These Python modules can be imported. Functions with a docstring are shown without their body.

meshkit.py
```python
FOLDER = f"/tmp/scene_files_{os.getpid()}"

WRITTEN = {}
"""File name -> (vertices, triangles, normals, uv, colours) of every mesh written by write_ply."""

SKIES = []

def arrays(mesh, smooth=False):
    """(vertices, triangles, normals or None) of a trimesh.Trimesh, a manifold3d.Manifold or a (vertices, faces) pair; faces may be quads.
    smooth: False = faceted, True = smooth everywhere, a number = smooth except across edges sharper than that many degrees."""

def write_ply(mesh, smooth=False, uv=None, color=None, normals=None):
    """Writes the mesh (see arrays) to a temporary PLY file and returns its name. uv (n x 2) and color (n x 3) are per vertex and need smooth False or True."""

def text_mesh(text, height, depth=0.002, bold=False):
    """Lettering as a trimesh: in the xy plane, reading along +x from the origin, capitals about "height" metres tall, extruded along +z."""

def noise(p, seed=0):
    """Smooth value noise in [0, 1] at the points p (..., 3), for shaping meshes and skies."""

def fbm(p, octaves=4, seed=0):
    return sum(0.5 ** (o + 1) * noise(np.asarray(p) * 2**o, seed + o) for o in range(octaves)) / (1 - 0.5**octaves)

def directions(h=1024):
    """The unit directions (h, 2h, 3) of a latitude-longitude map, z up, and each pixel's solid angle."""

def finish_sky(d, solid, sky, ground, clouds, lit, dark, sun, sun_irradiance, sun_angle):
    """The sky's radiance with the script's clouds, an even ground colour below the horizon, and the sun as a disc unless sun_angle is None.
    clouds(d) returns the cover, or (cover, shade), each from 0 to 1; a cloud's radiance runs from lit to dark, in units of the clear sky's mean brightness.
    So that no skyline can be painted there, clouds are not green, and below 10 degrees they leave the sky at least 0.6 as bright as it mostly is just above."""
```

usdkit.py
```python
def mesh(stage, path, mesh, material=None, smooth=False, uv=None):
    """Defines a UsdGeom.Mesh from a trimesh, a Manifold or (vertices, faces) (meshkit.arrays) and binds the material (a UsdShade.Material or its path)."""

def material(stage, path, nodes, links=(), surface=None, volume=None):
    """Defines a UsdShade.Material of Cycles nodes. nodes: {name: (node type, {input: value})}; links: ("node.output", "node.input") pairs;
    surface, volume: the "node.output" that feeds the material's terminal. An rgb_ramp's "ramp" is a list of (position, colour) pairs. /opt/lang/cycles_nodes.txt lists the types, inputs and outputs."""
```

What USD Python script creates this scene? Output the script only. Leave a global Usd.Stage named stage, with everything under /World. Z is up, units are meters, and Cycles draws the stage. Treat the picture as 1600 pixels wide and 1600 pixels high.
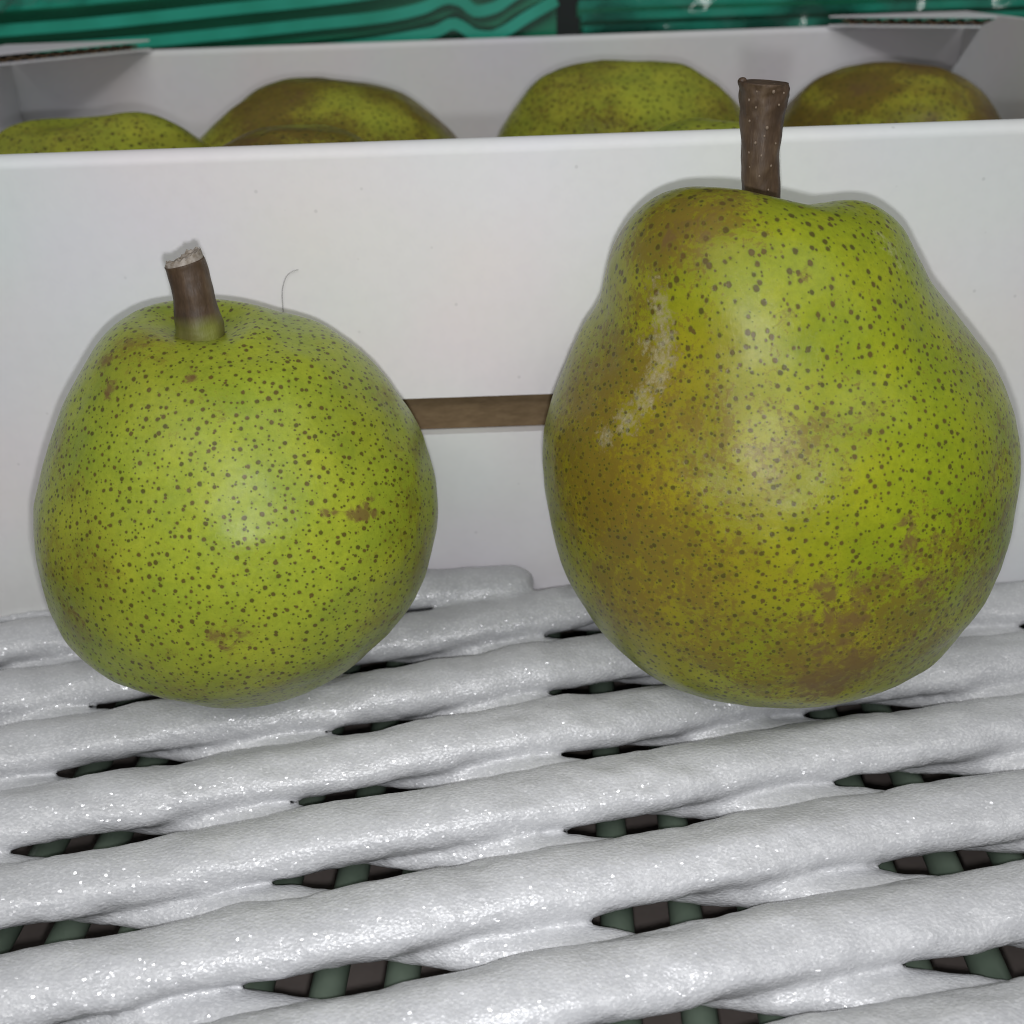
import math, random
import numpy as np, trimesh
from scipy.interpolate import CubicSpline, PchipInterpolator
from shapely.geometry import Polygon, box as sbox
from pxr import Gf, Sdf, Usd, UsdGeom, UsdLux, UsdShade, Vt
import usdkit
from meshkit import noise, fbm

stage = Usd.Stage.CreateInMemory()
UsdGeom.SetStageUpAxis(stage, "Z"); UsdGeom.SetStageMetersPerUnit(stage, 1.0)
UsdGeom.Xform.Define(stage, "/World"); UsdGeom.Scope.Define(stage, "/World/Looks")

# ------------------------------------------------------------------ camera
EYE = np.array([0, 0, .1589]); PITCH = math.radians(27.95); ROLL = math.radians(2.0); FOCAL = 1640.0
FWD = np.array([0, math.cos(PITCH), -math.sin(PITCH)])
_r, _u = np.array([1., 0, 0]), np.array([0, math.sin(PITCH), math.cos(PITCH)])
RIGHT = _r * math.cos(ROLL) - _u * math.sin(ROLL)
UP = _r * math.sin(ROLL) + _u * math.cos(ROLL)
cam = UsdGeom.Camera.Define(stage, "/World/camera")
M = np.eye(4); M[0, :3] = RIGHT; M[1, :3] = UP; M[2, :3] = -FWD; M[3, :3] = EYE
cam.AddTransformOp().Set(Gf.Matrix4d(*M.ravel().tolist()))
cam.CreateHorizontalApertureAttr(36.0); cam.CreateVerticalApertureAttr(36.0)
cam.CreateFocalLengthAttr(36.0 * FOCAL / 1600)
cam.CreateFStopAttr(22.0); cam.CreateFocusDistanceAttr(0.215)
cam.CreateClippingRangeAttr(Gf.Vec2f(0.01, 50.0))
cam.CreateExposureAttr(0.38)

def ray(px, py): return FWD + RIGHT * (px - 800) / FOCAL - UP * (py - 800) / FOCAL
def on_y(px, py, y): d = ray(px, py); return EYE + d * (y / d[1])
def on_z(px, py, z): d = ray(px, py); return EYE + d * ((z - EYE[2]) / d[2])

# ------------------------------------------------------------------ light
def look_at(prim, pos, target):
    z = np.asarray(pos, float) - np.asarray(target, float); z /= np.linalg.norm(z)
    x = np.cross([0, 0, 1.] if abs(z[2]) < .98 else [0, 1., 0], z); x /= np.linalg.norm(x); y = np.cross(z, x)
    m = np.eye(4); m[0, :3] = x; m[1, :3] = y; m[2, :3] = z; m[3, :3] = pos
    prim.AddTransformOp().Set(Gf.Matrix4d(*m.ravel().tolist()))
def rect(name, pos, target, w, h, inten, col):
    l = UsdLux.RectLight.Define(stage, "/World/" + name)
    l.CreateWidthAttr(w); l.CreateHeightAttr(h); l.CreateIntensityAttr(inten); l.CreateColorAttr(Gf.Vec3f(*col))
    look_at(l, pos, target)
rect("ceiling_lamp", (-.55, -.85, 1.35), (-.02, .22, .05), 1.2, .30, 5.7, (1.0, .99, .972))
rect("ceiling_lamp_001", (.75, -.70, 1.35), (.02, .22, .05), 1.2, .30, 4.9, (1.0, .99, .972))
FL = EYE - UP * .0075 + RIGHT * .001 + FWD * .007
rect("phone_flash", tuple(FL), tuple(FL + FWD), .0045, .0045, 3600.0, (.97, .975, 1.0))
dome = UsdLux.DomeLight.Define(stage, "/World/room_light")
dm = usdkit.material(stage, "/World/Looks/room_light", {"b": ("background_shader", {"color": (.93, .96, 1.0), "strength": .12})}, [], surface="b.background")
UsdShade.MaterialBindingAPI.Apply(dome.GetPrim()).Bind(dm)

# ------------------------------------------------------------------ materials
def mat(name, nodes, links, surface="p.BSDF"): return usdkit.material(stage, "/World/Looks/" + name, nodes, links, surface=surface)

cardboard = mat("white_cardboard", {
    "g": ("geometry", {}),
    "n": ("noise_texture", {"scale": 260.0, "detail": 4.0, "roughness": .65}),
    "big": ("noise_texture", {"scale": 14.0, "detail": 2.0}),
    "r": ("rgb_ramp", {"ramp": [(0, (.76, .755, .77)), (.5, (.80, .795, .81)), (1, (.83, .825, .84))]}),
    "m": ("mix", {"mix_type": "multiply", "fac": .18}),
    "v": ("voronoi_texture", {"scale": 120.0}),
    "sp": ("map_range", {"from_min": .03, "from_max": .07, "to_min": 0.72, "to_max": 1.0, "clamp": True}),
    "m2": ("mix", {"mix_type": "multiply", "fac": .55}),
    "bmp": ("bump", {"strength": .12, "distance": .0003}),
    "p": ("principled_bsdf", {"roughness": .52, "specular_ior_level": .35})},
    [("g.position", "n.vector"), ("g.position", "big.vector"), ("g.position", "v.vector"), ("n.fac", "r.fac"), ("r.color", "m.color1"), ("big.color", "m.color2"),
     ("v.distance", "sp.value"), ("m.color", "m2.color1"), ("sp.result", "m2.color2"), ("m2.color", "p.base_color"), ("n.fac", "bmp.height"), ("bmp.normal", "p.normal")])
kraft = mat("brown_kraft_board", {
    "g": ("geometry", {}), "mp": ("mapping", {"scale": (1, 1, 3.0)}),
    "n": ("noise_texture", {"scale": 220.0, "detail": 5.0, "roughness": .7}),
    "r": ("rgb_ramp", {"ramp": [(.2, (.105, .07, .037)), (.5, (.15, .102, .057)), (.8, (.20, .14, .08))]}),
    "p": ("principled_bsdf", {"roughness": .8, "specular_ior_level": .2})},
    [("g.position", "mp.vector"), ("mp.vector", "n.vector"), ("n.fac", "r.fac"), ("r.color", "p.base_color")])
flute = mat("corrugated_edge", {
    "g": ("geometry", {}), "n": ("noise_texture", {"scale": 500.0, "detail": 3.0}),
    "r": ("rgb_ramp", {"ramp": [(.3, (.07, .045, .025)), (.7, (.20, .13, .075))]}),
    "p": ("principled_bsdf", {"roughness": .85})},
    [("g.position", "n.vector"), ("n.fac", "r.fac"), ("r.color", "p.base_color")])
foam = mat("white_foam", {
    "g": ("geometry", {}), "mp": ("mapping", {"scale": (.75, 1.0, 1.0), "rotation": (0, 0, -.2)}),
    "v": ("voronoi_texture", {"scale": 2300.0}), "v2": ("voronoi_texture", {"scale": 1700.0, "feature": "smooth_f1", "smoothness": .4}),
    "cs": ("vector_math", {"math_type": "multiply_add", "vector2": (.8, .8, .8), "vector3": (-.4, -.4, -.4)}),
    "na": ("vector_math", {"math_type": "add"}), "nn": ("vector_math", {"math_type": "normalize"}),
    "n": ("noise_texture", {"scale": 110.0, "detail": 4.0, "roughness": .6}),
    "h": ("math", {"math_type": "multiply_add", "value2": .7}),
    "b": ("bump", {"strength": .28, "distance": .0006}), "spk": ("map_range", {"from_min": .55, "from_max": 1.0, "to_min": 0.0, "to_max": .24, "clamp": True}), "spm": ("mix", {"color2": (.85, .855, .87)}),
    "r": ("rgb_ramp", {"ramp": [(.25, (.445, .452, .470)), (.6, (.505, .512, .530)), (.85, (.585, .592, .61))]}),
    "cr": ("separate_color", {}), "cw": ("map_range", {"from_min": .2, "from_max": .9, "to_min": .3, "to_max": .9, "clamp": True}),
    "p": ("principled_bsdf", {"roughness": .36, "specular_ior_level": .5, "coat_roughness": .22, "coat_ior": 1.55})},
    [("g.position", "mp.vector"), ("mp.vector", "v.vector"), ("mp.vector", "v2.vector"), ("g.position", "n.vector"),
     ("v.color", "cs.vector1"), ("cs.vector", "na.vector1"), ("g.normal", "na.vector2"), ("na.vector", "nn.vector1"), ("nn.vector", "p.coat_normal"),
     ("v.color", "cr.color"), ("cr.r", "cw.value"), ("cw.result", "p.coat_weight"),
     ("v2.distance", "h.value1"), ("n.fac", "h.value3"), ("h.value", "b.height"), ("b.normal", "p.normal"), ("n.fac", "r.fac"), ("cr.g", "spk.value"), ("r.color", "spm.color1"), ("spk.result", "spm.fac"), ("spm.color", "p.base_color")])
rod_paint = mat("green_rod_paint", {
    "g": ("geometry", {}), "n": ("noise_texture", {"scale": 90.0, "detail": 4.0}),
    "r": ("rgb_ramp", {"ramp": [(.3, (.065, .090, .068)), (.7, (.105, .135, .105))]}),
    "p": ("principled_bsdf", {"roughness": .28})},
    [("g.position", "n.vector"), ("n.fac", "r.fac"), ("r.color", "p.base_color")])
bench = mat("dark_bench", {
    "g": ("geometry", {}), "n": ("noise_texture", {"scale": 35.0, "detail": 6.0, "roughness": .65}),
    "r": ("rgb_ramp", {"ramp": [(.3, (.10, .082, .074)), (.7, (.155, .13, .118))]}),
    "p": ("principled_bsdf", {"roughness": .75})},
    [("g.position", "n.vector"), ("n.fac", "r.fac"), ("r.color", "p.base_color")])
wall_mat = mat("dark_wall", {
    "g": ("geometry", {}), "n": ("noise_texture", {"scale": 5.0, "detail": 5.0}),
    "r": ("rgb_ramp", {"ramp": [(.3, (.02, .03, .028)), (.7, (.04, .05, .048))]}),
    "p": ("principled_bsdf", {"roughness": .8})},
    [("g.position", "n.vector"), ("n.fac", "r.fac"), ("r.color", "p.base_color")])
tray_shaded = mat("shaded_green_tray_plastic", {  # darker copy of the tray green: shade under the rims painted in
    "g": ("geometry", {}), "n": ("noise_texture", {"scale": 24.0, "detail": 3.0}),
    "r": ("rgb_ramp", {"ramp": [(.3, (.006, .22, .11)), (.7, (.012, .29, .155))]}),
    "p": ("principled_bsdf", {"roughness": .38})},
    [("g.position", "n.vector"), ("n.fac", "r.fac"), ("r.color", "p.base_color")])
tray_lit = mat("lit_green_tray_rim", {  # same plastic made paler: light on the rims put into the colour
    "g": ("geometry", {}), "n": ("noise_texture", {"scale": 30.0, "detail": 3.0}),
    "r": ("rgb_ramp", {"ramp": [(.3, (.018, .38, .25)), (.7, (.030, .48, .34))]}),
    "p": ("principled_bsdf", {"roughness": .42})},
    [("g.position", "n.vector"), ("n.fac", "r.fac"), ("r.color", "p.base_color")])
film = mat("clear_film", {
    "g": ("geometry", {}), "n": ("noise_texture", {"scale": 40.0, "detail": 3.0}), "b": ("bump", {"strength": .4, "distance": .002}),
    "f": ("fresnel", {"IOR": 1.5}), "fm": ("math", {"math_type": "multiply_add", "value2": 1.25, "value3": .0, "use_clamp": True}),
    "t": ("transparent_bsdf", {"color": (.93, .96, .95)}), "gl": ("glossy_bsdf", {"roughness": .12, "color": (.95, .97, .97)}), "mx": ("mix_closure", {})},
    [("g.position", "n.vector"), ("n.fac", "b.height"), ("b.normal", "gl.normal"), ("f.fac", "fm.value1"), ("fm.value", "mx.fac"), ("t.BSDF", "mx.closure1"), ("gl.BSDF", "mx.closure2")], surface="mx.closure")
hair_mat = mat("dark_hair", {"p": ("principled_bsdf", {"base_color": (.05, .045, .045), "roughness": .4})}, [])
stem_mat = mat("brown_stem", {
    "g": ("geometry", {}), "mp": ("mapping", {"scale": (1, 1, .22)}),
    "n": ("noise_texture", {"scale": 700.0, "detail": 4.0, "roughness": .65}), "n2": ("noise_texture", {"scale": 160.0, "detail": 3.0}),
    "mm": ("mix_float", {"fac": .55}),
    "r": ("rgb_ramp", {"ramp": [(.3, (.028, .016, .008)), (.5, (.068, .040, .022)), (.72, (.14, .093, .055))]}),
    "at": ("attribute", {"attribute": "green"}),
    "gm": ("mix", {"color2": (.16, .17, .03)}),
    "b": ("bump", {"strength": .5, "distance": .0004}),
    "p": ("principled_bsdf", {"roughness": .55})},
    [("g.position", "mp.vector"), ("mp.vector", "n.vector"), ("g.position", "n2.vector"), ("n.fac", "mm.a"), ("n2.fac", "mm.b"), ("mm.result", "r.fac"), ("r.color", "gm.color1"), ("at.fac", "gm.fac"),
     ("gm.color", "p.base_color"), ("n.fac", "b.height"), ("b.normal", "p.normal")])
stem_cut = mat("pale_broken_wood", {
    "g": ("geometry", {}), "n": ("noise_texture", {"scale": 900.0, "detail": 3.0}),
    "r": ("rgb_ramp", {"ramp": [(.3, (.16, .125, .09)), (.7, (.38, .34, .30))]}),
    "p": ("principled_bsdf", {"roughness": .8})},
    [("g.position", "n.vector"), ("n.fac", "r.fac"), ("r.color", "p.base_color")])
lenticel_mat = mat("pale_lenticel", {"p": ("principled_bsdf", {"base_color": (.19, .14, .10), "roughness": .6})}, [])

def skin(name, green, yellow, dot_scale, dot_r, wash):
    """Pear skin. The attribute "patch" carries (russet patch, yellowing, fine russet wash with painted limb shade) per vertex."""
    return mat(name, {
        "g": ("geometry", {}),
        "at": ("attribute", {"attribute": "patch"}), "sx": ("separate_color", {}),
        # ground colour
        "n1": ("noise_texture", {"scale": 70.0, "detail": 4.0, "roughness": .6}),
        "g1": ("rgb_ramp", {"ramp": [(.3, tuple(c * f for c, f in zip(green, (.78, .85, .92)))), (.52, green), (.72, tuple(c * f for c, f in zip(green, (1.18, 1.10, 1.05))))]}),
        "y1": ("rgb_ramp", {"ramp": [(.3, tuple(c * .75 for c in yellow)), (.7, yellow)]}),
        "ym": ("mix", {}), "gr": ("map_range", {"from_min": .3, "from_max": .7, "to_min": .86, "to_max": 1.12, "clamp": True}), "grm": ("mix", {"mix_type": "multiply", "fac": 1.0}),
        # fine russet wash, also carrying the painted shade of the limbs
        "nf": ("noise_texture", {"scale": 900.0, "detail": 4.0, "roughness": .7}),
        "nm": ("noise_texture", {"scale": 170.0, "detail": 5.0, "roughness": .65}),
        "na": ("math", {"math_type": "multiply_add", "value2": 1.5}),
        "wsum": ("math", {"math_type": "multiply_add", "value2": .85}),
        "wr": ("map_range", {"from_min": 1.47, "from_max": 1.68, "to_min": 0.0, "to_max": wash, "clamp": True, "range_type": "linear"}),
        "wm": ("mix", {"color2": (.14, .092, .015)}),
        # lenticels
        "jit": ("noise_texture", {"scale": 1400.0, "detail": 1.0}), "jv": ("vector_math", {"math_type": "multiply_add", "vector2": (.00028, .00028, .00028)}),
        "uv": ("attribute", {"attribute": "skin"}), "v": ("voronoi_texture", {"scale": dot_scale, "dimensions": "2D", "randomness": .9}), "vs": ("separate_color", {}),
        "rad": ("math", {"math_type": "multiply_add", "value2": dot_r * .85, "value3": dot_r * .55}),
        "w2": ("voronoi_texture", {"scale": dot_scale * 1.45, "dimensions": "2D", "randomness": 1.0}), "w2s": ("separate_color", {}),
        "rad2": ("math", {"math_type": "multiply_add", "value2": dot_r * .95, "value3": dot_r * .05}), "dd2": ("math", {"math_type": "subtract"}), "ddm": ("math", {"math_type": "maximum"}),
        "scf": ("attribute", {"attribute": "painted_highlight"}), "scn": ("math", {"math_type": "multiply_add", "value2": 1.2}), "scr": ("map_range", {"from_min": 1.0, "from_max": 1.42, "to_min": 0.0, "to_max": .48, "clamp": True}), "scm": ("mix", {"color2": (.50, .47, .33)}),  # pale grainy highlight mixed into the skin colour
        "dd": ("math", {"math_type": "subtract"}),
        "dr": ("map_range", {"from_min": -.055, "from_max": .050, "to_min": 0.0, "to_max": 1.0, "clamp": True, "range_type": "smoothstep"}),
        "halo": ("map_range", {"from_min": -.13, "from_max": .03, "to_min": 0.0, "to_max": .42, "clamp": True}),
        "dcol": ("mix", {"color1": (.058, .044, .008), "color2": (.095, .050, .014)}),
        "hm": ("mix", {"color2": (.10, .16, .012)}), "dm": ("mix", {}), "dk": ("math", {"math_type": "multiply", "value2": .86}),
        # solid russet patches
        "pn": ("noise_texture", {"distortion": .9, "scale": 300.0, "detail": 6.0, "roughness": .7}),
        "p2": ("math", {"math_type": "multiply", "value2": 2.4}), "ps": ("math", {"math_type": "multiply_add", "value2": 1.0}), "pr": ("map_range", {"from_min": 1.60, "from_max": 2.0, "to_min": 0.0, "to_max": .85, "clamp": True}),
        "pm": ("mix", {"color2": (.135, .082, .026)}),
        # relief
        "nb": ("noise_texture", {"scale": 420.0, "detail": 3.0, "roughness": .6}),
        "hh": ("math", {"math_type": "multiply_add", "value2": -.35}),
        "b": ("bump", {"strength": .12, "distance": .0006}),
        "rg": ("math", {"math_type": "multiply_add", "value2": .25, "value3": .40}),
        "cb": ("bump", {"strength": .5, "distance": .0006}), "p": ("principled_bsdf", {"roughness": .36, "specular_ior_level": .18, "coat_weight": .42, "coat_roughness": .17, "coat_ior": 1.33, "subsurface_weight": .12, "subsurface_radius": (1, .8, .3), "subsurface_scale": .0025})},
        [("at.color", "sx.color"), ("g.position", "n1.vector"), ("n1.fac", "g1.fac"), ("n1.fac", "y1.fac"), ("g1.color", "ym.color1"), ("y1.color", "ym.color2"), ("sx.g", "ym.fac"),
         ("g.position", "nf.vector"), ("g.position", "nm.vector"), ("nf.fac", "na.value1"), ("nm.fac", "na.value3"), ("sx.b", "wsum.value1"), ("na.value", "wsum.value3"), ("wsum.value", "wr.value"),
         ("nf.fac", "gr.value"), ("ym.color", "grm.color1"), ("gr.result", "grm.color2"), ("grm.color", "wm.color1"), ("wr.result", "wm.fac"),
         ("g.position", "jit.vector"), ("jit.color", "jv.vector1"), ("uv.color", "jv.vector3"), ("jv.vector", "v.vector"), ("jv.vector", "w2.vector"), ("w2.color", "w2s.color"), ("w2s.r", "rad2.value1"), ("rad2.value", "dd2.value1"), ("w2.distance", "dd2.value2"), ("dd.value", "ddm.value1"), ("dd2.value", "ddm.value2"), ("v.color", "vs.color"), ("vs.r", "rad.value1"),
         ("rad.value", "dd.value1"), ("v.distance", "dd.value2"), ("ddm.value", "dr.value"), ("ddm.value", "halo.value"),
         ("wm.color", "hm.color1"), ("halo.result", "hm.fac"), ("hm.color", "dm.color1"), ("vs.g", "dcol.fac"), ("dcol.color", "dm.color2"), ("dr.result", "dk.value1"), ("dk.value", "dm.fac"),
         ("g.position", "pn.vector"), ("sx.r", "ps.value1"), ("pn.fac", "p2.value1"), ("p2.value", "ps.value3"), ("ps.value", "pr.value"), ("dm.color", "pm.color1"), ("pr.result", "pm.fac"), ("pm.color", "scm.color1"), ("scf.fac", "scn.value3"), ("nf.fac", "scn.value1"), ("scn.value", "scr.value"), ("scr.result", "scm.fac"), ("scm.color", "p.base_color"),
         ("dr.result", "hh.value1"), ("nb.fac", "hh.value3"), ("g.position", "nb.vector"), ("hh.value", "b.height"), ("b.normal", "p.normal"),
         ("pr.result", "rg.value1"), ("rg.value", "p.roughness"), ("nf.fac", "cb.height"), ("b.normal", "cb.normal"), ("cb.normal", "p.coat_normal")])
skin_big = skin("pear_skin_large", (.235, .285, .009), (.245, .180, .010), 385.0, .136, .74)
skin_small = skin("pear_skin_small", (.25, .305, .022), (.25, .225, .017), 400.0, .140, .5)
skin_far = skin("pear_skin_boxed", (.33, .385, .035), (.29, .225, .022), 300.0, .13, .8)

# ------------------------------------------------------------------ helpers
used = {}
def numbered(parent, name):
    k = (parent, name); n = used.get(k, 0); used[k] = n + 1
    return f"{parent}/{name}" + (f"_{n:03d}" if n else "")
def tag(prim, label=None, category=None, group=None, kind=None):
    for k, v in (("label", label), ("category", category), ("group", group), ("kind", kind)):
        if v: prim.SetCustomDataByKey(k, v)
    return prim
def thing(name, base, label, category, group=None):
    x = UsdGeom.Xform.Define(stage, numbered("/World", name)); x.AddTranslateOp().Set(Gf.Vec3d(*map(float, base)))
    return tag(x.GetPrim(), label, category, group)
BASES = {}
def part(parent, name, mesh, material, smooth=30, label=None, attr=None):
    """parent None = top level, base at origin. Vertices are given in world space."""
    path = numbered(str(parent.GetPath()) if parent else "/World", name)
    off = np.zeros(3); q = parent
    while q and str(q.GetPath()) != "/World":
        t = q.GetAttribute("xformOp:translate")
        if t and t.Get(): off = off + np.array(t.Get())
        q = q.GetParent()
    if isinstance(mesh, trimesh.Trimesh): mesh = mesh.copy(); mesh.vertices = mesh.vertices - off
    m = usdkit.mesh(stage, path, mesh, material, smooth=smooth)
    if attr:
        for k, a in attr.items():
            a = np.asarray(a, np.float32)
            if a.ndim == 1: UsdGeom.PrimvarsAPI(m).CreatePrimvar(k, Sdf.ValueTypeNames.FloatArray, "vertex").Set(Vt.FloatArray.FromNumpy(a))
            else: UsdGeom.PrimvarsAPI(m).CreatePrimvar(k, Sdf.ValueTypeNames.Color3fArray, "vertex").Set(Vt.Vec3fArray.FromNumpy(a))
    if label: tag(m.GetPrim(), label)
    return m.GetPrim()
def bx(x0, x1, y0, y1, z0, z1):
    m = trimesh.creation.box((x1 - x0, y1 - y0, z1 - z0)); m.apply_translation(((x0 + x1) / 2, (y0 + y1) / 2, (z0 + z1) / 2)); return m
def tube(points, radii, sides=24, caps=True):
    p = np.asarray(points, float); t = np.gradient(p, axis=0); t /= np.linalg.norm(t, axis=1, keepdims=True)
    ref = np.array([0, 1., 0]) if abs(t[0][1]) < .9 else np.array([1., 0, 0])
    a = np.cross(t, ref); a /= np.linalg.norm(a, axis=1, keepdims=True); b = np.cross(t, a)
    ang = np.arange(sides) * 2 * np.pi / sides
    rad = np.asarray(radii, float); rad = np.broadcast_to(rad if rad.ndim == 2 else rad.reshape(-1, 1), (len(p), sides))
    v = p[:, None] + rad[..., None] * (np.cos(ang)[None, :, None] * a[:, None] + np.sin(ang)[None, :, None] * b[:, None])
    i, j = np.meshgrid(np.arange(len(p) - 1), np.arange(sides), indexing="ij"); j2 = (j + 1) % sides
    q = np.stack([i * sides + j, i * sides + j2, (i + 1) * sides + j2, (i + 1) * sides + j], -1).reshape(-1, 4)
    f = np.vstack([q[:, [0, 1, 2]], q[:, [0, 2, 3]]]); v = v.reshape(-1, 3)
    if caps:
        n = len(v); v = np.vstack([v, p[0], p[-1]]); k = np.arange(sides); k2 = (k + 1) % sides; e = (len(p) - 1) * sides
        f = np.vstack([f, np.stack([k2, k, np.full(sides, n)], 1), np.stack([e + k, e + k2, np.full(sides, n + 1)], 1)])
    m = trimesh.Trimesh(v, f, process=False); m.fix_normals(); return m
def sstep(x, a, b): t = np.clip((x - a) / (b - a), 0, 1); return t * t * (3 - 2 * t)

# ------------------------------------------------------------------ setting
tag(part(None, "bench_top", bx(-1.2, 1.2, -.1, 1.35, -.075, -.055), bench), kind="structure")
tag(part(None, "back_wall", bx(-1.6, 1.6, 1.36, 1.40, -.3, .9), wall_mat), kind="structure")

# ------------------------------------------------------------------ rack of rods
RACK = thing("rod_rack", (0, .3, -.04), "rack of dark green parallel rods under the white foam net", "rack")
yaw = math.radians(2.9); rd = np.array([math.sin(yaw), math.cos(yaw), 0]); rp = np.array([math.cos(yaw), -math.sin(yaw), 0])
P0 = on_z(965, 1450, -.01735); RR = .00345; PITCHR = .0142
for k in range(-18, 19):
    c = P0 + rp * PITCHR * k; t0, t1 = (.045 - c[1]) / rd[1], (.62 - c[1]) / rd[1]
    ends = [t0, t0 + .0012, t1 - .0012, t1]
    part(RACK, "rod", tube([c + rd * t for t in ends], [RR - .001, RR, RR, RR - .001], 16), rod_paint, smooth=50)
for y in (.055, .335, .60):
    part(RACK, "support_rail", bx(-.275, .30, y - .006, y + .006, -.0545, -.0209), rod_paint)

# ------------------------------------------------------------------ foam net (fused crossing strands, one surface)
YF = .2616                                            # front face of the box
def surface_nets(F, org, h):
    nx, ny, nz = F.shape; s = F < 0
    acc = np.zeros((nx - 1, ny - 1, nz - 1, 3), np.float32); cnt = np.zeros((nx - 1, ny - 1, nz - 1), np.float32)
    quads = []
    for ax in range(3):
        sl0 = [slice(None)] * 3; sl1 = [slice(None)] * 3; sl0[ax] = slice(0, -1); sl1[ax] = slice(1, None)
        a, b = F[tuple(sl0)], F[tuple(sl1)]; idx = np.argwhere((a < 0) != (b < 0))
        fa, fb = a[tuple(idx.T)], b[tuple(idx.T)]; pos = idx.astype(np.float32); pos[:, ax] += fa / (fa - fb)
        o = [i for i in range(3) if i != ax]; cells = []
        ok = np.ones(len(idx), bool)
        for d0, d1 in ((0, 0), (1, 0), (1, 1), (0, 1)):
            c = idx.copy(); c[:, o[0]] -= d0; c[:, o[1]] -= d1
            good = np.all((c >= 0) & (c < np.array(cnt.shape)), 1); ok &= good
            g = c[good]; np.add.at(acc, tuple(g.T), pos[good]); np.add.at(cnt, tuple(g.T), 1); cells.append(c)
        q = np.stack([np.ravel_multi_index(np.clip(c, 0, np.array(cnt.shape) - 1).T, cnt.shape) for c in cells], 1)
        flip = (fa < 0) ^ (ax == 1)
        q[flip] = q[flip][:, ::-1]; quads.append(q[ok])
    m = cnt.ravel() > 0; remap = np.full(cnt.size, -1); remap[m] = np.arange(m.sum())
    v = acc.reshape(-1, 3)[m] / cnt.ravel()[m][:, None] * h + org
    return v, remap[np.vstack(quads)]
HS = .00085
gx = np.arange(-.172, .192, HS); gy = np.arange(.098, YF + .003, HS); gz = np.arange(-.0170, .009, HS)
X, Y, Z = np.meshgrid(gx.astype(np.float32), gy.astype(np.float32), gz.astype(np.float32), indexing="ij")
x1 = gx
lo1 = lambda f, seed, amp: (amp * 2 * (fbm(np.stack([x1 * f, x1 * 0 + seed * 3.7, x1 * 0], -1), 3, seed) - .5)).astype(np.float32)
nz3 = None
F = np.full(X.shape, 1.0, np.float32); who = np.zeros(X.shape, np.int16); best = np.full(X.shape, 1.0, np.float32)
def smin(a, b, k): h = np.clip(.5 + .5 * (b - a) / k, 0, 1); return b + (a - b) * h - k * h * (1 - h)
names = []
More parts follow.
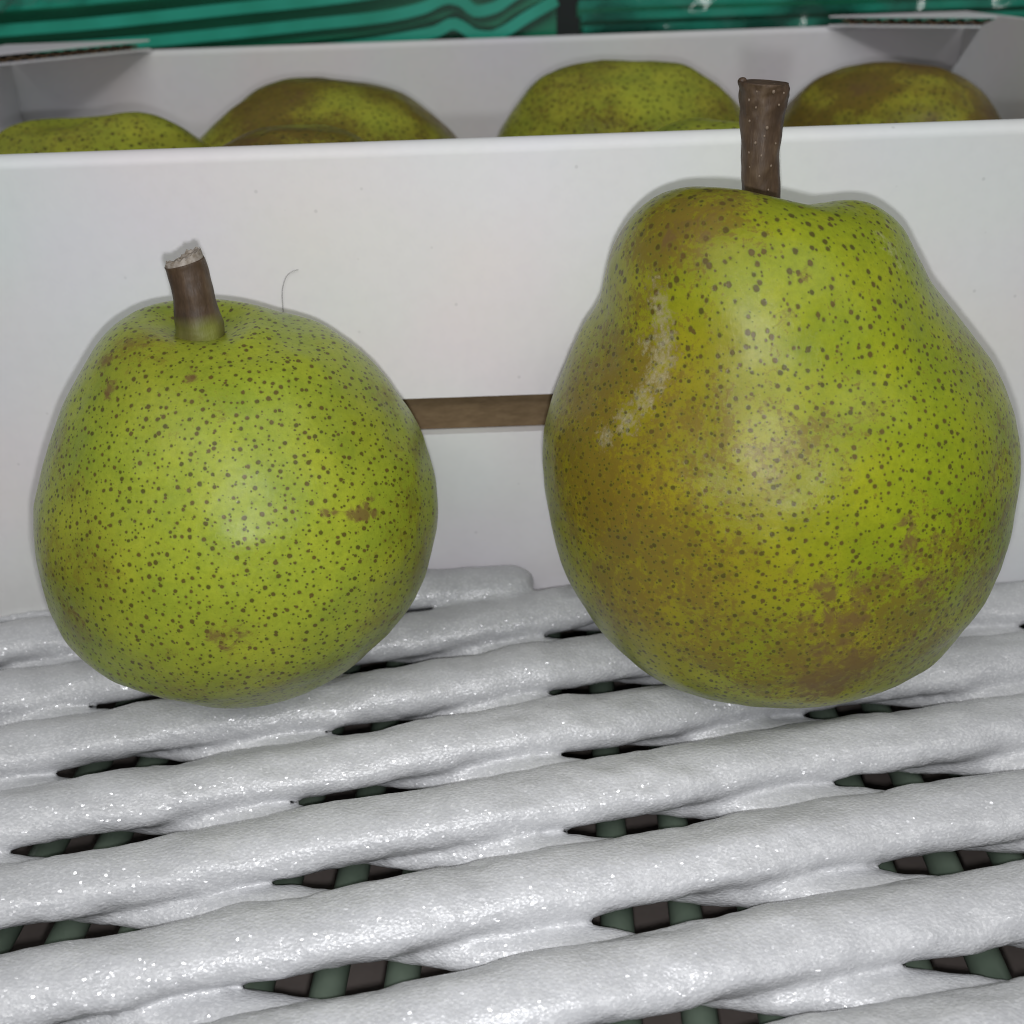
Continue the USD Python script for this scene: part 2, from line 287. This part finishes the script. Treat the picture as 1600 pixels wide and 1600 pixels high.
def strand(kind, k, y0, slope, ry, rz, zc, curve=0.0, xmax=None, lift=0.0, seed=0):
    global F, who, best
    yc = y0 + slope * x1 + curve * np.maximum(x1 - .03, 0) ** 2 + lo1(22, seed, .0007)
    wall = YF - .0080
    over = yc - wall; yc2 = yc if kind == "cross_strand" else np.where(over > -.006, wall - .006 + .006 * (1 - np.exp(-(over + .006) / .006)), yc)   # strands that meet the box bend along its foot
    zz = zc + lo1(26, seed + 50, .0011) + (lift if kind == "strand" else 0) * sstep(yc, wall - .012, wall + .004)
    R = 1 + lo1(34, seed + 90, .075)
    dy = (Y - yc2[:, None, None].astype(np.float32)) / (ry * R)[:, None, None].astype(np.float32)
    dz = (Z - zz[:, None, None].astype(np.float32)) / (rz * R)[:, None, None].astype(np.float32)
    d = (np.sqrt(dy * dy + dz * dz) - 1) * (.5 * (ry + rz)) * math.cos(math.atan(slope))
    if xmax is not None:
        e = np.maximum(X - (xmax - .006), 0); d = (np.sqrt(dy * dy + dz * dz + (e / .008) ** 2) - 1) * (.5 * (ry + rz))
    if over.min() > .020: return
    if xmax is None and kind == 'strand': d = np.where((over > .013)[:, None, None], 1.0, d)
    i = len(names); names.append(kind)
    closer = d < best; who[closer] = i; best = np.minimum(best, d); F = smin(F, d.astype(np.float32), .0014)
for k in range(-3, 5):
    strand("strand", k, .1594 + .012 + .024 * k, .205, .0079, .0052, -.0038, -.42, xmax=.004 if k == 4 else None, lift=.0045, seed=k + 20)
for m in range(-4, 7):
    strand("cross_strand", m, .1504 + .012 + .024 * m, -.205, .0062, .0042, -.0098, 0, seed=m + 60)
P3 = np.stack([X, Y, Z], -1)
ua = X * .98 + Y * .2; va = Y * .98 - X * .2                      # along and across the top strands: drawn-out creases
F = F + (.0004 * 2 * (noise(np.stack([ua * 32, va * 260, Z * 200], -1), 12) - .5)).astype(np.float32)
F = F + (.0005 * 2 * (noise(P3 * 90, 5) - .5) + .00045 * 2 * (noise(P3 * np.array([110., 260., 200.]), 7) - .5) + .00022 * 2 * (noise(P3 * 420, 6) - .5)).astype(np.float32)
F = np.maximum(F, Y - (YF - .0004))                                 # the sheet ends at the box
F = np.maximum(F, np.maximum(np.abs(X - .008) - .178, .101 - Y))
F = np.maximum(F, -.0138 - Z)                                       # rests flat on the rods
fv, fq = surface_nets(F, np.array([gx[0], gy[0], gz[0]]), HS)
ff = np.vstack([fq[:, [0, 1, 2]], fq[:, [0, 2, 3]]])
fm = trimesh.Trimesh(fv, ff, process=False)
if fm.volume < 0: fm.invert()
from scipy.sparse import coo_matrix
_e = fm.edges_unique; _n = len(fm.vertices); A_ = coo_matrix((np.ones(2 * len(_e)), (np.r_[_e[:, 0], _e[:, 1]], np.r_[_e[:, 1], _e[:, 0]])), (_n, _n)).tocsr()
_deg = np.maximum(np.asarray(A_.sum(1)), 1); _v = np.array(fm.vertices)
for _w in (.5, -.52) * 4: _v = _v + _w * (A_ @ _v / _deg - _v)
fm = trimesh.Trimesh(_v, fm.faces, process=False)
fn = np.array(fm.vertex_normals)
FOAM = thing("foam_net", (0, .18, -.018), "white fused foam netting sheet with lens shaped gaps lying under both pears", "foam net")
ci = np.clip(((fm.triangles_center - np.array([gx[0], gy[0], gz[0]])) / HS + .5).astype(int), 0, np.array(F.shape) - 1)
fw = who[tuple(ci.T)]
fbase = np.array([0, .18, -.018])
from scipy.spatial import cKDTree
small_groups = [i for i in range(len(names)) if 0 < (fw == i).sum() < 4000]
bad = np.isin(fw, small_groups); fw[bad] = fw[~bad][cKDTree(fm.triangles_center[~bad]).query(fm.triangles_center[bad])[1]]
for i, nm in enumerate(names):
    sel = np.nonzero(fw == i)[0]
    if not len(sel): continue
    vi, inv = np.unique(fm.faces[sel], return_inverse=True)
    path = numbered("/World/foam_net", nm)
    m = usdkit.mesh(stage, path, (fm.vertices[vi] - fbase, inv.reshape(-1, 3)), foam, smooth=False)
    m.CreateNormalsAttr(Vt.Vec3fArray.FromNumpy(fn[vi].astype(np.float32))); m.SetNormalsInterpolation("vertex")
del X, Y, Z, P3

# ------------------------------------------------------------------ fruit box
XL, XR, YB, ZB, ZT = -.252, .243, .594, -.0138, .1203
BOX = thing("fruit_box", ((XL + XR) / 2, (YF + YB) / 2, ZB), "open white cardboard fruit box with a brown slot, holding pears behind the two front pears", "box")
def rounded_panel(x0, x1, y0, y1, z0, z1, r):
    """A wall whose folded top edge is rounded (profile in the yz plane, extruded along x)."""
    yc = (y0 + y1) / 2; h = (y1 - y0) / 2; a = np.linspace(0, np.pi, 9)
    pts = [(y1, z0)] + [(yc + h * math.cos(t), z1 - r + r * math.sin(t)) for t in a] + [(y0, z0)]
    m = trimesh.creation.extrude_polygon(Polygon(pts), x1 - x0)
    T = np.array([[0, 0, 1, x0], [1, 0, 0, 0], [0, 1, 0, 0], [0, 0, 0, 1]]); m.apply_transform(T); return m
front = rounded_panel(XL - .006, XR + .006, YF, YF + .0075, ZB, ZT, .0032)
sl = (on_y(520, 632, YF), on_y(905, 673, YF))
s0, s1 = on_y(560, 634, YF), on_y(905, 617, YF)
cut = bx(s0[0], s1[0] - .002, YF - .01, YF + .0042, .0447, .0553)
front = trimesh.boolean.difference([front, cut], engine="manifold")
# subdivide softly and bow the panel a touch
fp = part(BOX, "front_panel", front, cardboard, smooth=35)
part(fp, "slot_backing", bx(s0[0] + .0003, s1[0] - .0023, YF + .0032, YF + .00415, .0450, .0550), kraft, label="brown kraft board seen through the slot")
rg = random.Random(5)
part(BOX, "back_panel", rounded_panel(XL - .006, XR + .006, YB, YB + .007, ZB, ZT + .0008, .003), cardboard, smooth=35)
part(BOX, "side_panel", bx(XL - .007, XL, YF + .008, YB - .0005, ZB, ZT - .0005), cardboard)
part(BOX, "side_panel", bx(XR, XR + .007, YF + .008, YB - .0005, ZB, ZT - .0005), cardboard)
part(BOX, "floor_panel", bx(XL + .0005, XR - .0005, YF + .008, YB - .0005, ZB, ZB + .004), cardboard)
def corner_flap(xa, xc, yb, yd, z0, tilt, lab):
    """Triangular shelf across a back corner: (xa, yb) on the back wall, (xc, yb) the corner, (xc, yd) on the side wall."""
    t = .0042
    pts = np.array([(xa, yb), (xc, yb), (xc, yd)])
    pr = trimesh.creation.extrude_polygon(Polygon(pts), .0008)
    top = pr.copy(); top.apply_translation((0, 0, z0 + t)); low = pr.copy(); low.apply_translation((0, 0, z0))
    f = part(BOX, "corner_flap", trimesh.util.concatenate([top, low]), cardboard, smooth=False, label=lab)
    # fluted core along the open edge
    a, b = np.array([xa, yb]), np.array([xc, yd]); L = np.linalg.norm(b - a); d = (b - a) / L; n = np.array([-d[1], d[0]])
    if n @ (pts.mean(0) - a) < 0: n = -n
    u = np.linspace(0, L, int(L / .0011)); w = .5 + .5 * np.sin(u / .0068 * 2 * np.pi); th = .0007
    up = z0 + .0009 + w * (t - .0018 - th); strips = []
    ins0, ins1 = .0012, .010
    P = lambda off, z: np.stack([a[0] + d[0] * u + n[0] * off, a[1] + d[1] * u + n[1] * off, z], -1)
    rows = [P(ins0, up), P(ins0, up + th), P(ins1, up + th), P(ins1, up)]
    keep = slice(6, -6); v = np.concatenate([r[keep] for r in rows]); n_ = len(rows[0][keep]); q = []
    for r in range(4):
        i = np.arange(n_ - 1); q.append(np.stack([r * n_ + i, r * n_ + i + 1, ((r + 1) % 4) * n_ + i + 1, ((r + 1) % 4) * n_ + i], 1))
    part(f, "corrugation", trimesh.Trimesh(*[v, np.vstack([np.vstack(q)[:, [0, 1, 2]], np.vstack(q)[:, [0, 2, 3]]])], process=False), flute, smooth=False)
corner_flap(-.178, XL + .0005, YB - .0005, .497, .1212, 0, "left triangular corner flap with a frayed corrugated edge")
corner_flap(.172, XR - .0005, YB - .0005, .54, .1212, 0, "right triangular corner flap with a corrugated edge")
# the inner fold of the right side wall, its end cut at an angle
poly = Polygon([(.31, ZB + .005), (.31, .1275), (.505, .1285), (.522, .124), (.552, .100), (.552, ZB + .005)])
iw = trimesh.creation.extrude_polygon(poly, .004); iw.apply_transform(np.array([[0, 0, 1, XR - .0215], [1, 0, 0, 0], [0, 1, 0, 0], [0, 0, 0, 1]]))
part(BOX, "inner_side_fold", iw, cardboard, smooth=False)

# ------------------------------------------------------------------ pears
TH = np.linspace(0, np.pi, 25)
def pear_r(d, L, Rr, stem, dim, seed, lump, humps=()):
    th = np.arccos(np.clip(d[:, 2], -1, 1)); ph = np.arctan2(d[:, 1], d[:, 0]); w = .5 + .5 * np.cos(ph)
    r = CubicSpline(TH, np.array(L) / 1000, bc_type="clamped")(th) * (1 - w) + CubicSpline(TH, np.array(Rr) / 1000, bc_type="clamped")(th) * w
    r = r * (1 + lump * (fbm(d * 1.6 + 7, 3, seed) - .5) * 2)
    s = np.asarray(stem, float); s /= np.linalg.norm(s); a = np.arccos(np.clip(d @ s, -1, 1))
    for hx, hy, hz, am, wd in humps:
        q = np.array([hx, hy, hz]); r = r + am * np.exp(-(np.arccos(np.clip(d @ (q / np.linalg.norm(q)), -1, 1)) / wd) ** 2)
    return r - dim[0] * np.exp(-(a / dim[1]) ** 2)
def pear_mesh(c, L, Rr, stem, dim, seed, lump, back=1.0, sub=7, zmin=-1, humps=()):
    m = trimesh.creation.icosphere(subdivisions=sub); d = np.array(m.vertices)
    r = pear_r(d, L, Rr, stem, dim, seed, lump, humps); v = d * r[:, None]
    v[:, 1] = np.where(v[:, 1] > 0, v[:, 1] * back, v[:, 1]); v = v + c
    v += d * (.0006 * 2 * (fbm(v * 75, 3, seed + 9) - .5))[:, None]
    v[:, 2] = np.maximum(v[:, 2], zmin)
    return trimesh.Trimesh(v, m.faces, process=False)
def blobs(mesh, spots, grow=1.0):
    """Sum of soft round marks on the skin; a spot is (px, py, radius in mm, strength): the point of the skin seen there."""
    v = np.array(mesh.vertices); q = v - EYE; zz = q @ FWD
    s = np.stack([800 + FOCAL * (q @ RIGHT) / zz, 800 - FOCAL * (q @ UP) / zz], -1)
    facing = np.einsum("ij,ij->i", np.array(mesh.vertex_normals), q) < 0
    out = np.zeros(len(v))
    for px, py, rad, a in spots:
        i = np.argmin(np.where(facing, np.hypot(*(s - (px, py)).T), 1e9)); d2 = ((v - v[i]) ** 2).sum(1)
        out = np.maximum(out, a * np.exp(-d2 / (2 * (rad * grow / 1000) ** 2)))
    return out
def chart(mesh, c, R):
    """A flat chart of the skin (equal-area, centred on the fruit's front) so that the lenticels are spread evenly."""
    d = np.array(mesh.vertices) - c; d /= np.linalg.norm(d, axis=1)[:, None]
    f = np.array([0, -.88, .475]); f /= np.linalg.norm(f); e1 = np.array([1., 0, 0]); e2 = np.cross(e1, f); ca = np.clip(d @ f, -.995, 1)
    k = R * np.sqrt(2 / (1 + ca)); return np.stack([(d @ e1) * k + 1, (d @ e2) * k + 1, 0 * ca], -1)
def stem_part(root, pts, radii, seed, green=None, lumps=.08, cut="clean"):
    n = len(pts); sides = 40; t = np.linspace(0, 1, 60)
    p = np.stack([PchipInterpolator(np.linspace(0, 1, n), np.array(pts)[:, k])(t) for k in range(3)], -1)
    r = PchipInterpolator(np.linspace(0, 1, n), radii)(t)
    ang = np.arange(sides) * 2 * np.pi / sides
    G = np.stack([np.cos(ang)[None] * 1.2 + 0 * t[:, None], np.sin(ang)[None] * 1.2 + 0 * t[:, None], 5 * t[:, None] + 0 * ang[None]], -1)
    rad = r[:, None] * (1 + lumps * 2 * (fbm(G, 3, seed) - .5) + .012 * np.sin(ang * 7 + seed)[None])
    m = tube(p, rad, sides)
    g = np.clip(1 - (np.repeat(t, sides) - green[0]) / green[1], 0, 1) if green else np.zeros(60 * sides)
    g = np.concatenate([g, [g[0], g[-1]]]) * (.72 + .28 * np.sin(np.concatenate([np.tile(ang, 60), [0, 0]]) * 3 + 1)) if green else np.zeros(len(m.vertices))
    return part(root, "stem", m, stem_mat, smooth=True, attr={"green": g}), p, r

# large pear
cb = on_y(1210, 730, .2176)
BL = [60.91, 60.0, 63.92, 66.61, 65.72, 62.02, 56.9, 55.17, 54.23, 53.97, 54.05, 53.71, 53.26, 53.2, 53.45, 53.98, 54.51, 55.22, 55.89, 56.32, 54.21, 52.0, 52.0, 52.0, 52.0]
BR = [60.91, 61.45, 60.08, 56.03, 52.29, 50.63, 50.15, 50.25, 50.58, 50.75, 50.72, 50.78, 50.64, 51.26, 52.06, 53.21, 54.11, 55.37, 53.55, 51.36, 53.38, 52.0, 52.0, 52.0, 52.0]
big = pear_mesh(cb, BL, BR, on_y(1203, 300, .226) - cb, (.003, .20), 3, .015, .82, humps=[(-.30, -.22, .93, .0045, .36), (.33, .05, .94, .002, .25), (-.02, .42, .9, -.011, .36)])
LARGE = thing("pear", (cb[0], cb[1], 0), "large upright green pear with russet brown left half and long brown stem", "pear")
yel = blobs(big, [(960, 780, 17, .95), (1030, 640, 14, .8), (930, 650, 13, .85), (1090, 900, 14, .75), (1000, 450, 10, .5), (1060, 340, 9, .75), (1140, 780, 13, .6), (1180, 1000, 13, .4), (1300, 1040, 11, .7), (1110, 560, 8, .6), (900, 720, 12, .8), (1000, 950, 14, .8)], 1.2)
wash = blobs(big, [(930, 760, 13, .62), (985, 570, 8, .62), (910, 640, 9, .60), (1060, 880, 12, .52), (1010, 480, 8, .42), (1040, 370, 8, .62), (1110, 330, 7, .52), (1130, 1010, 12, .44), (1080, 690, 10, .45), (1000, 850, 13, .6), (1250, 680, 9, .34), (1350, 960, 11, .40), (1230, 1030, 12, .5), (1400, 980, 10, .5), (1480, 860, 8, .45), (1180, 720, 9, .38), (1540, 900, 9, .42), (1560, 700, 6, .38), (1570, 800, 8, .42), (1520, 560, 6, .34), (1460, 1000, 9, .46), (960, 930, 9, .5), (960, 380, 6, .42)], 1.15)  # russet; the spots along the edges also paint the darker limbs
rus = blobs(big, [(1310, 1055, 5.5, .85), (1270, 1070, 4, .75), (1340, 1030, 3, .7), (1250, 1040, 3.5, .6), (1262, 968, 2.2, .62), (1330, 975, 2.6, .72), (1325, 1005, 2.2, .66), (1290, 910, 1.8, .68), (1300, 930, 1.8, .62), (1245, 885, 1.4, .62),
                  (1420, 850, 1.5, .72), (1423, 872, 1.5, .66), (1475, 855, 1.4, .60), (1422, 832, 1.3, .62), (1300, 965, 2.0, .7), (1345, 945, 1.6, .66), (1360, 925, 1.6, .62), (1325, 900, 1.3, .58), (1280, 1020, 2.6, .66), (1330, 1040, 3.5, .8), (1290, 1075, 4, .75), (1460, 900, 1.6, .56), (1455, 930, 1.4, .5), (1380, 905, 2.0, .60), (1400, 895, 1.8, .56), (1440, 905, 2.2, .5), (1340, 915, 1.8, .56), (1480, 900, 2, .48), (1050, 372, 2.8, .66), (1085, 355, 2.6, .58), (1115, 335, 2.2, .5),
                  (1415, 815, 1.0, .8), (1418, 845, 1.3, .85), (1465, 840, 1.0, .75), (1360, 640, 1.3, .60), (1385, 630, 1.2, .56), (1340, 650, 1.1, .54), (1255, 425, 1.2, .60), (1230, 490, 1.2, .58), (1220, 500, 1.2, .55), (1425, 1000, 3, .42), (1380, 1060, 4, .5)], 1.35)
part(LARGE, "body", big, skin_big, smooth=True, attr={"patch": np.stack([rus, yel, wash], -1), "skin": chart(big, cb, .054), "painted_highlight": blobs(big, [(1020, 440, 2.5, .5), (1030, 470, 3, .6), (1034, 500, 3, .62), (1037, 530, 3.2, .64), (1034, 560, 3.4, .64), (1025, 590, 3.6, .62), (1005, 625, 3.8, .60), (980, 655, 3.6, .6), (945, 685, 3, .58), (1010, 540, 3, .5), (1375, 365, 2.0, .55), (1390, 390, 2.2, .60), (1405, 415, 1.8, .5)])})  # pale streaks paint lamp reflections on the neck into the skin colour
sb = lambda px, py, y=.2275: on_y(px, py, y)
stem, sp, sr = stem_part(LARGE, [sb(1190, 345), sb(1188, 300), sb(1189, 245), sb(1191, 190), sb(1193, 150), sb(1195, 128)], np.array([4.1, 3.95, 4.05, 4.35, 4.9, 5.1]) / 1000, 4, lumps=.17)
lent = []; rl = random.Random(8)
for px, py in [(1175, 139), (1200, 139), (1218, 142), (1165, 153), (1174, 164), (1166, 186), (1191, 195), (1187, 208), (1174, 219), (1166, 235), (1183, 238), (1198, 254), (1167, 257), (1214, 283), (1194, 291), (1210, 160), (1206, 220), (1180, 270)]:
    p = sb(px, py); i = np.argmin(np.abs(sp[:, 2] - p[2])); dx = np.clip((p[0] - sp[i, 0]) / sr[i], -.92, .92)
    q = sp[i] + np.array([dx * sr[i] * .98, -sr[i] * math.sqrt(1 - dx * dx) * .99, p[2] - sp[i, 2]])
    s = trimesh.creation.icosphere(1, .00028 * rl.uniform(.7, 1.2)); s.apply_scale([1, .8, 1.2]); s.apply_translation(q); lent.append(s)
part(stem, "lenticels", trimesh.util.concatenate(lent), lenticel_mat, smooth=True)
bud = trimesh.creation.icosphere(2, .00075); bud.apply_scale([1.2, 1, .9]); bud.apply_translation(sb(1160, 126)); part(stem, "bud", bud, stem_mat, smooth=True, attr={"green": np.zeros(len(bud.vertices))})

# small pear
cs = on_y(370, 800, .2177)
SL = [46.4, 47.3, 50.0, 50.02, 47.98, 45.75, 44.28, 43.07, 42.53, 42.5, 43.18, 43.81, 44.06, 44.75, 45.66, 46.65, 46.57, 45.4, 44.6, 44.55, 44.61, 44.61, 44.61, 44.61, 45.03]
SR = [46.4, 46.5, 47.42, 46.88, 47.96, 48.17, 47.72, 47.3, 46.98, 47.18, 46.9, 46.81, 46.75, 46.55, 46.31, 45.92, 45.48, 45.09, 45.07, 45.3, 45.46, 45.46, 45.46, 45.46, 45.03]
small = pear_mesh(cs, SL, SR, on_y(312, 520, .213) - cs, (.0028, .22), 11, .02, .92)
SMALL = thing("pear", (cs[0], cs[1], 0), "smaller round speckled green pear with a short broken brown stem", "pear")
yel = blobs(small, [(120, 900, 12, .45), (230, 560, 10, .4), (560, 660, 9, .25), (350, 1080, 16, .3), (640, 900, 10, .35)])
wash = blobs(small, [(190, 545, 6, .42), (130, 880, 8, .36), (330, 610, 5, .25), (370, 1000, 6, .36), (600, 970, 8, .4), (110, 760, 6, .3), (640, 800, 8, .42), (660, 880, 8, .46), (650, 720, 7, .4), (600, 620, 6, .36), (570, 1030, 9, .44), (90, 700, 6, .38), (80, 860, 7, .42), (120, 980, 8, .44), (240, 530, 6, .44), (450, 1070, 10, .4), (280, 1060, 9, .36)])  # freckles; the edge spots also paint the shading of the limbs
rus = blobs(small, [(552, 805, 1.0, .9), (562, 806, 1.1, 1.0), (573, 804, 1.0, .95), (584, 804, .8, .8), (574, 790, .7, .9), (579, 778, .6, .8), (508, 803, .8, .8), (520, 800, .6, .7), (335, 995, 1.3, .75), (375, 992, 1.3, .75), (348, 1008, 1.2, .7), (205, 540, 2.0, .7), (165, 560, 1.6, .65), (170, 612, 1.3, .75), (298, 590, 1.0, .75), (350, 650, 1.0, .72), (345, 1000, 1.6, .60), (365, 998, 1.7, .64), (378, 1000, 1.4, .6), (165, 610, 1.5, .55), (190, 540, 2.2, .52), (345, 645, 1.2, .58), (300, 585, 1.1, .55), (125, 860, 1.5, .52), (185, 860, 1.3, .52), (118, 960, 2.4, .5), (620, 960, 2.4, .46), (215, 530, 2, .5)], 1.3)
part(SMALL, "body", small, skin_small, smooth=True, attr={"patch": np.stack([rus, yel, wash], -1), "skin": chart(small, cs, .047), "painted_highlight": np.zeros(len(small.vertices))})
ss = lambda px, py, y=.2135: on_y(px, py, y)
st, sp2, sr2 = stem_part(SMALL, [ss(313, 524), ss(310, 502), ss(304, 470), ss(295, 432), ss(288, 409)], np.array([5.1, 4.85, 4.3, 4.1, 4.05]) / 1000, 15, green=(.24, .16), lumps=.06)
# the torn end: splintered ring of pale wood
top = sp2[-1]; axis = sp2[-1] - sp2[-3]; axis /= np.linalg.norm(axis)
e1 = np.cross([0, 1., 0], axis); e1 /= np.linalg.norm(e1); e2 = np.cross(axis, e1)
ta = np.arange(56) / 56 * 2 * np.pi; rows = []
for q in [1.0, 1.0, .93, .84, .72, .56, .38, .2, .02]:
    u = np.stack([np.cos(ta) * q, np.sin(ta) * q, 0 * ta], -1)
    h = .0001 + .0008 * sstep(fbm(u * 3.4 + 3, 3, 5), .25, .75) + .0009 * fbm(u * 9, 2, 8) + .0007 * u[:, 0] - .0010 * (1 - q)
    if not rows: h = h * 0 - .0012
    rows.append(top + (e1 * u[:, :1] + e2 * u[:, 1:2]) * sr2[-1] * .985 + axis * h[:, None])
i_, j_ = np.meshgrid(np.arange(8), np.arange(56), indexing="ij"); jn = (j_ + 1) % 56
qd = np.stack([i_ * 56 + j_, i_ * 56 + jn, (i_ + 1) * 56 + jn, (i_ + 1) * 56 + j_], -1).reshape(-1, 4)
broken = trimesh.Trimesh(np.vstack(rows), np.vstack([qd[:, [0, 1, 2]], qd[:, [0, 2, 3]]]), process=False)
part(st, "broken_end", broken, stem_cut, smooth=40)

# pears in the box
def boxed(px_top, y, half_w, height, seed, label, rusty, tilt=0, lump=.05, dim=(.004, .3), zfloor=ZB + .0045, humps=()):
    top = on_y(*px_top, y); h = top[2] - zfloor; c = np.array([top[0], y, zfloor + h * .5])
    a = TH; base = 1 / np.sqrt((np.sin(a) / half_w) ** 2 + (np.cos(a) / (h * .50 + dim[0] * .85)) ** 2) * 1000
    pw = np.abs(np.sin(2 * a)) * .05 * base
    m = pear_mesh(c, base + pw, base + pw, (math.sin(tilt), .2, math.cos(tilt)), dim, seed, lump, 1.0, 6, zmin=zfloor, humps=humps)
    root = thing("boxed_pear", (c[0], c[1], zfloor), label, "pear")
    v = np.array(m.vertices); n = np.clip((fbm(v * 34, 4, seed) - .5) * 2.4 + .5, 0, 1); patch = np.stack([np.clip((n - .45) * 2, 0, .7) * rusty, np.clip(rusty * (.4 + n), 0, 1), np.clip(rusty * (n + .05), 0, .75)], -1)
    part(root, "body", m, skin_far, smooth=True, attr={"patch": patch, "skin": chart(m, c, half_w), "painted_highlight": np.zeros(len(v))}); return m
boxed((150, 188), .405, .056, 0, 31, "speckled yellow green pear at the left end of the box, with two humps on top", .3, tilt=-.05, dim=(.001, .30), humps=[(-.5, -.1, .9, .004, .26), (.32, -.1, .9, .0042, .26), (-.1, -.1, .9, -.003, .16)])
boxed((490, 140), .470, .067, 0, 32, "big dull green pear with olive brown left shoulder, second from the left in the box", .6, tilt=-.9, humps=[(-.6, -.1, .8, -.003, .3)])
boxed((455, 216), .345, .050, 0, 33, "brownish pear lying low in front of the big dull green pear in the box", 1.0, tilt=.6)
boxed((978, 116), .470, .061, 0, 34, "big green flat topped pear in the box, left of the tall brown stem", .35, tilt=.35, humps=[(-.5, -.1, .85, .004, .35), (.35, -.1, .9, .003, .28)])
boxed((1120, 198), .352, .044, 0, 35, "plain green pear lying low against the box front behind the tall brown stem", .1, tilt=.2)
boxed((1400, 110), .475, .056, 0, 36, "dark olive brown russeted pear at the right end of the box", 1.15, tilt=.2)

# ------------------------------------------------------------------ hair
hp = np.array([on_y(px, py, YF - .0004) for px, py in [(443, 496), (441.5, 475), (441, 455), (444, 440), (449, 430), (457, 424), (466, 421.5)]])
ht = np.linspace(0, 1, 24); hs = np.stack([CubicSpline(np.linspace(0, 1, 7), hp[:, k])(ht) for k in range(3)], -1)
tag(part(None, "hair", tube(hs, np.linspace(.00008, .00005, 24), 6), hair_mat, smooth=True), "fine dark curved hair stuck to the white box above the small pear", "hair")

# ------------------------------------------------------------------ green trays behind the box
def band(name, pts, y, thick, depth, label, group, wall=.024):
    """A moulded tray: a thick wavy rim and the recessed side wall under it."""
    p = np.array([on_y(px, py, y)[[0, 2]] for px, py in pts]); s = np.r_[0, np.cumsum(np.hypot(*np.diff(p, axis=0).T))]
    t = np.linspace(0, s[-1], 140); c = np.stack([PchipInterpolator(s, p[:, k])(t) for k in (0, 1)], -1)
    g = np.gradient(c, axis=0); n = np.stack([-g[:, 1], g[:, 0]], -1) / np.hypot(*g.T)[:, None]
    up, lo = c + n * thick / 2, c - n * thick / 2
    root = thing(name, (c[:, 0].mean(), y + depth / 2, c[:, 1].min()), label, "tray", group)
    def sheet(top, bot, y0, y1):
        m = trimesh.creation.extrude_polygon(Polygon(np.vstack([top, bot[::-1]])).buffer(0), y1 - y0)
        m.apply_transform(np.array([[1, 0, 0, 0], [0, 0, 1, y0], [0, 1, 0, 0], [0, 0, 0, 1]])); m.fix_normals(); return m
    part(root, "rim", sheet(up, lo, y, y + .0048), tray_lit, smooth=35)
    yw = (.8115 if y > .79 else .7705) + .0075 * (used.get(("/World", "green_tray"), 0) % 2)
    part(root, "side_wall", sheet(c, c - np.array([0, wall]), yw, yw + .006), tray_shaded, smooth=35)
T0 = [(-300, 34), (-60, 13), (0, 8), (120, -1), (240, -13), (400, -34), (600, -62)]
G1 = "stack of green trays behind the box on the left"
Y1 = .76
band("green_tray", T0, Y1 + .003, .0070, .25, "topmost green tray of the left stack, half hidden under crumpled film", G1)
band("green_tray", [(-300, 74), (-60, 53), (0, 48), (120, 39), (240, 27), (360, 14), (480, 2), (600, -14), (680, -34), (710, -44), (745, -22), (770, -22), (800, -40), (850, -66)], Y1, .0070, .25, "second green tray down in the left stack, straight sloping rim above the left box flap", G1)
band("green_tray", [(-300, 108), (0, 82), (150, 71), (240, 64), (330, 55), (480, 39), (600, 26), (660, 13), (700, -3), (720, 1), (745, 18), (772, 12), (800, -6), (850, -36)], Y1 + .004, .0070, .25, "third green tray down in the left stack, its wavy end dipping near the dark gap", G1)
band("green_tray", [(-300, 142), (0, 116), (240, 98), (480, 80), (570, 70), (640, 58), (680, 50), (708, 37), (722, 42), (742, 55), (765, 58), (792, 47), (815, 32), (840, 17), (870, 0)], Y1 + .002, .0070, .25, "lowest visible green tray of the left stack, its wavy end just above the box", G1)
G2 = "stack of green trays under clear film on the right"
for i, z in enumerate([-12, 8, 28, 48]):
    band("green_tray", [(905 + 3 * i, z + 19), (1100, z + 12), (1400, z + 2), (1700, z - 9), (1950, z - 18)], .80 + .003 * (i % 2), .0052, .25,
         ["green tray of the right stack, cut by the top edge of the photo", "upper green tray of the right stack seen through clear film", "middle green tray of the right stack seen through clear film", "lowest visible green tray of the right stack, just above the white box edge"][i], G2, wall=.009)

def film_sheet(name, corner, du, dv, nu, nv, amp, seed, label):
    u, v = np.meshgrid(np.linspace(0, 1, nu), np.linspace(0, 1, nv), indexing="ij")
    P = np.asarray(corner)[None, None] + u[..., None] * du + v[..., None] * dv
    n = np.cross(du, dv); n = n / np.linalg.norm(n); q = np.stack([u * np.linalg.norm(du) * 13, v * np.linalg.norm(dv) * 13, u * 0], -1)
    w = np.abs(fbm(q, 4, seed) - .5) * 2 + .6 * np.abs(noise(np.stack([q[..., 0] * 1.3 + q[..., 1] * .35, q[..., 1] * .12, q[..., 2]], -1), seed + 4) - .5)
    P = P + n * (amp * (.5 - w))[..., None]
    i, j = np.meshgrid(np.arange(nu - 1), np.arange(nv - 1), indexing="ij"); k = lambda a, b: a * nv + b
    f = np.stack([k(i, j), k(i + 1, j), k(i + 1, j + 1), k(i, j + 1)], -1).reshape(-1, 4)
    tag(part(None, name, trimesh.Trimesh(P.reshape(-1, 3), np.vstack([f[:, [0, 1, 2]], f[:, [0, 2, 3]]]), process=False), film, smooth=True), label, "plastic film")
film_sheet("plastic_film", on_y(908, 110, .79), on_y(1900, 70, .79) - on_y(908, 110, .79), np.array([0, .004, .13]), 160, 60, .022, 3, "creased clear plastic film wrapped over the right stack of green trays")
film_sheet("plastic_film", on_y(-200, 50, .75), on_y(215, 8, .75) - on_y(-200, 50, .75), np.array([0, .09, .06]), 80, 50, .022, 9, "crumpled shiny clear film lying on the left stack of green trays")
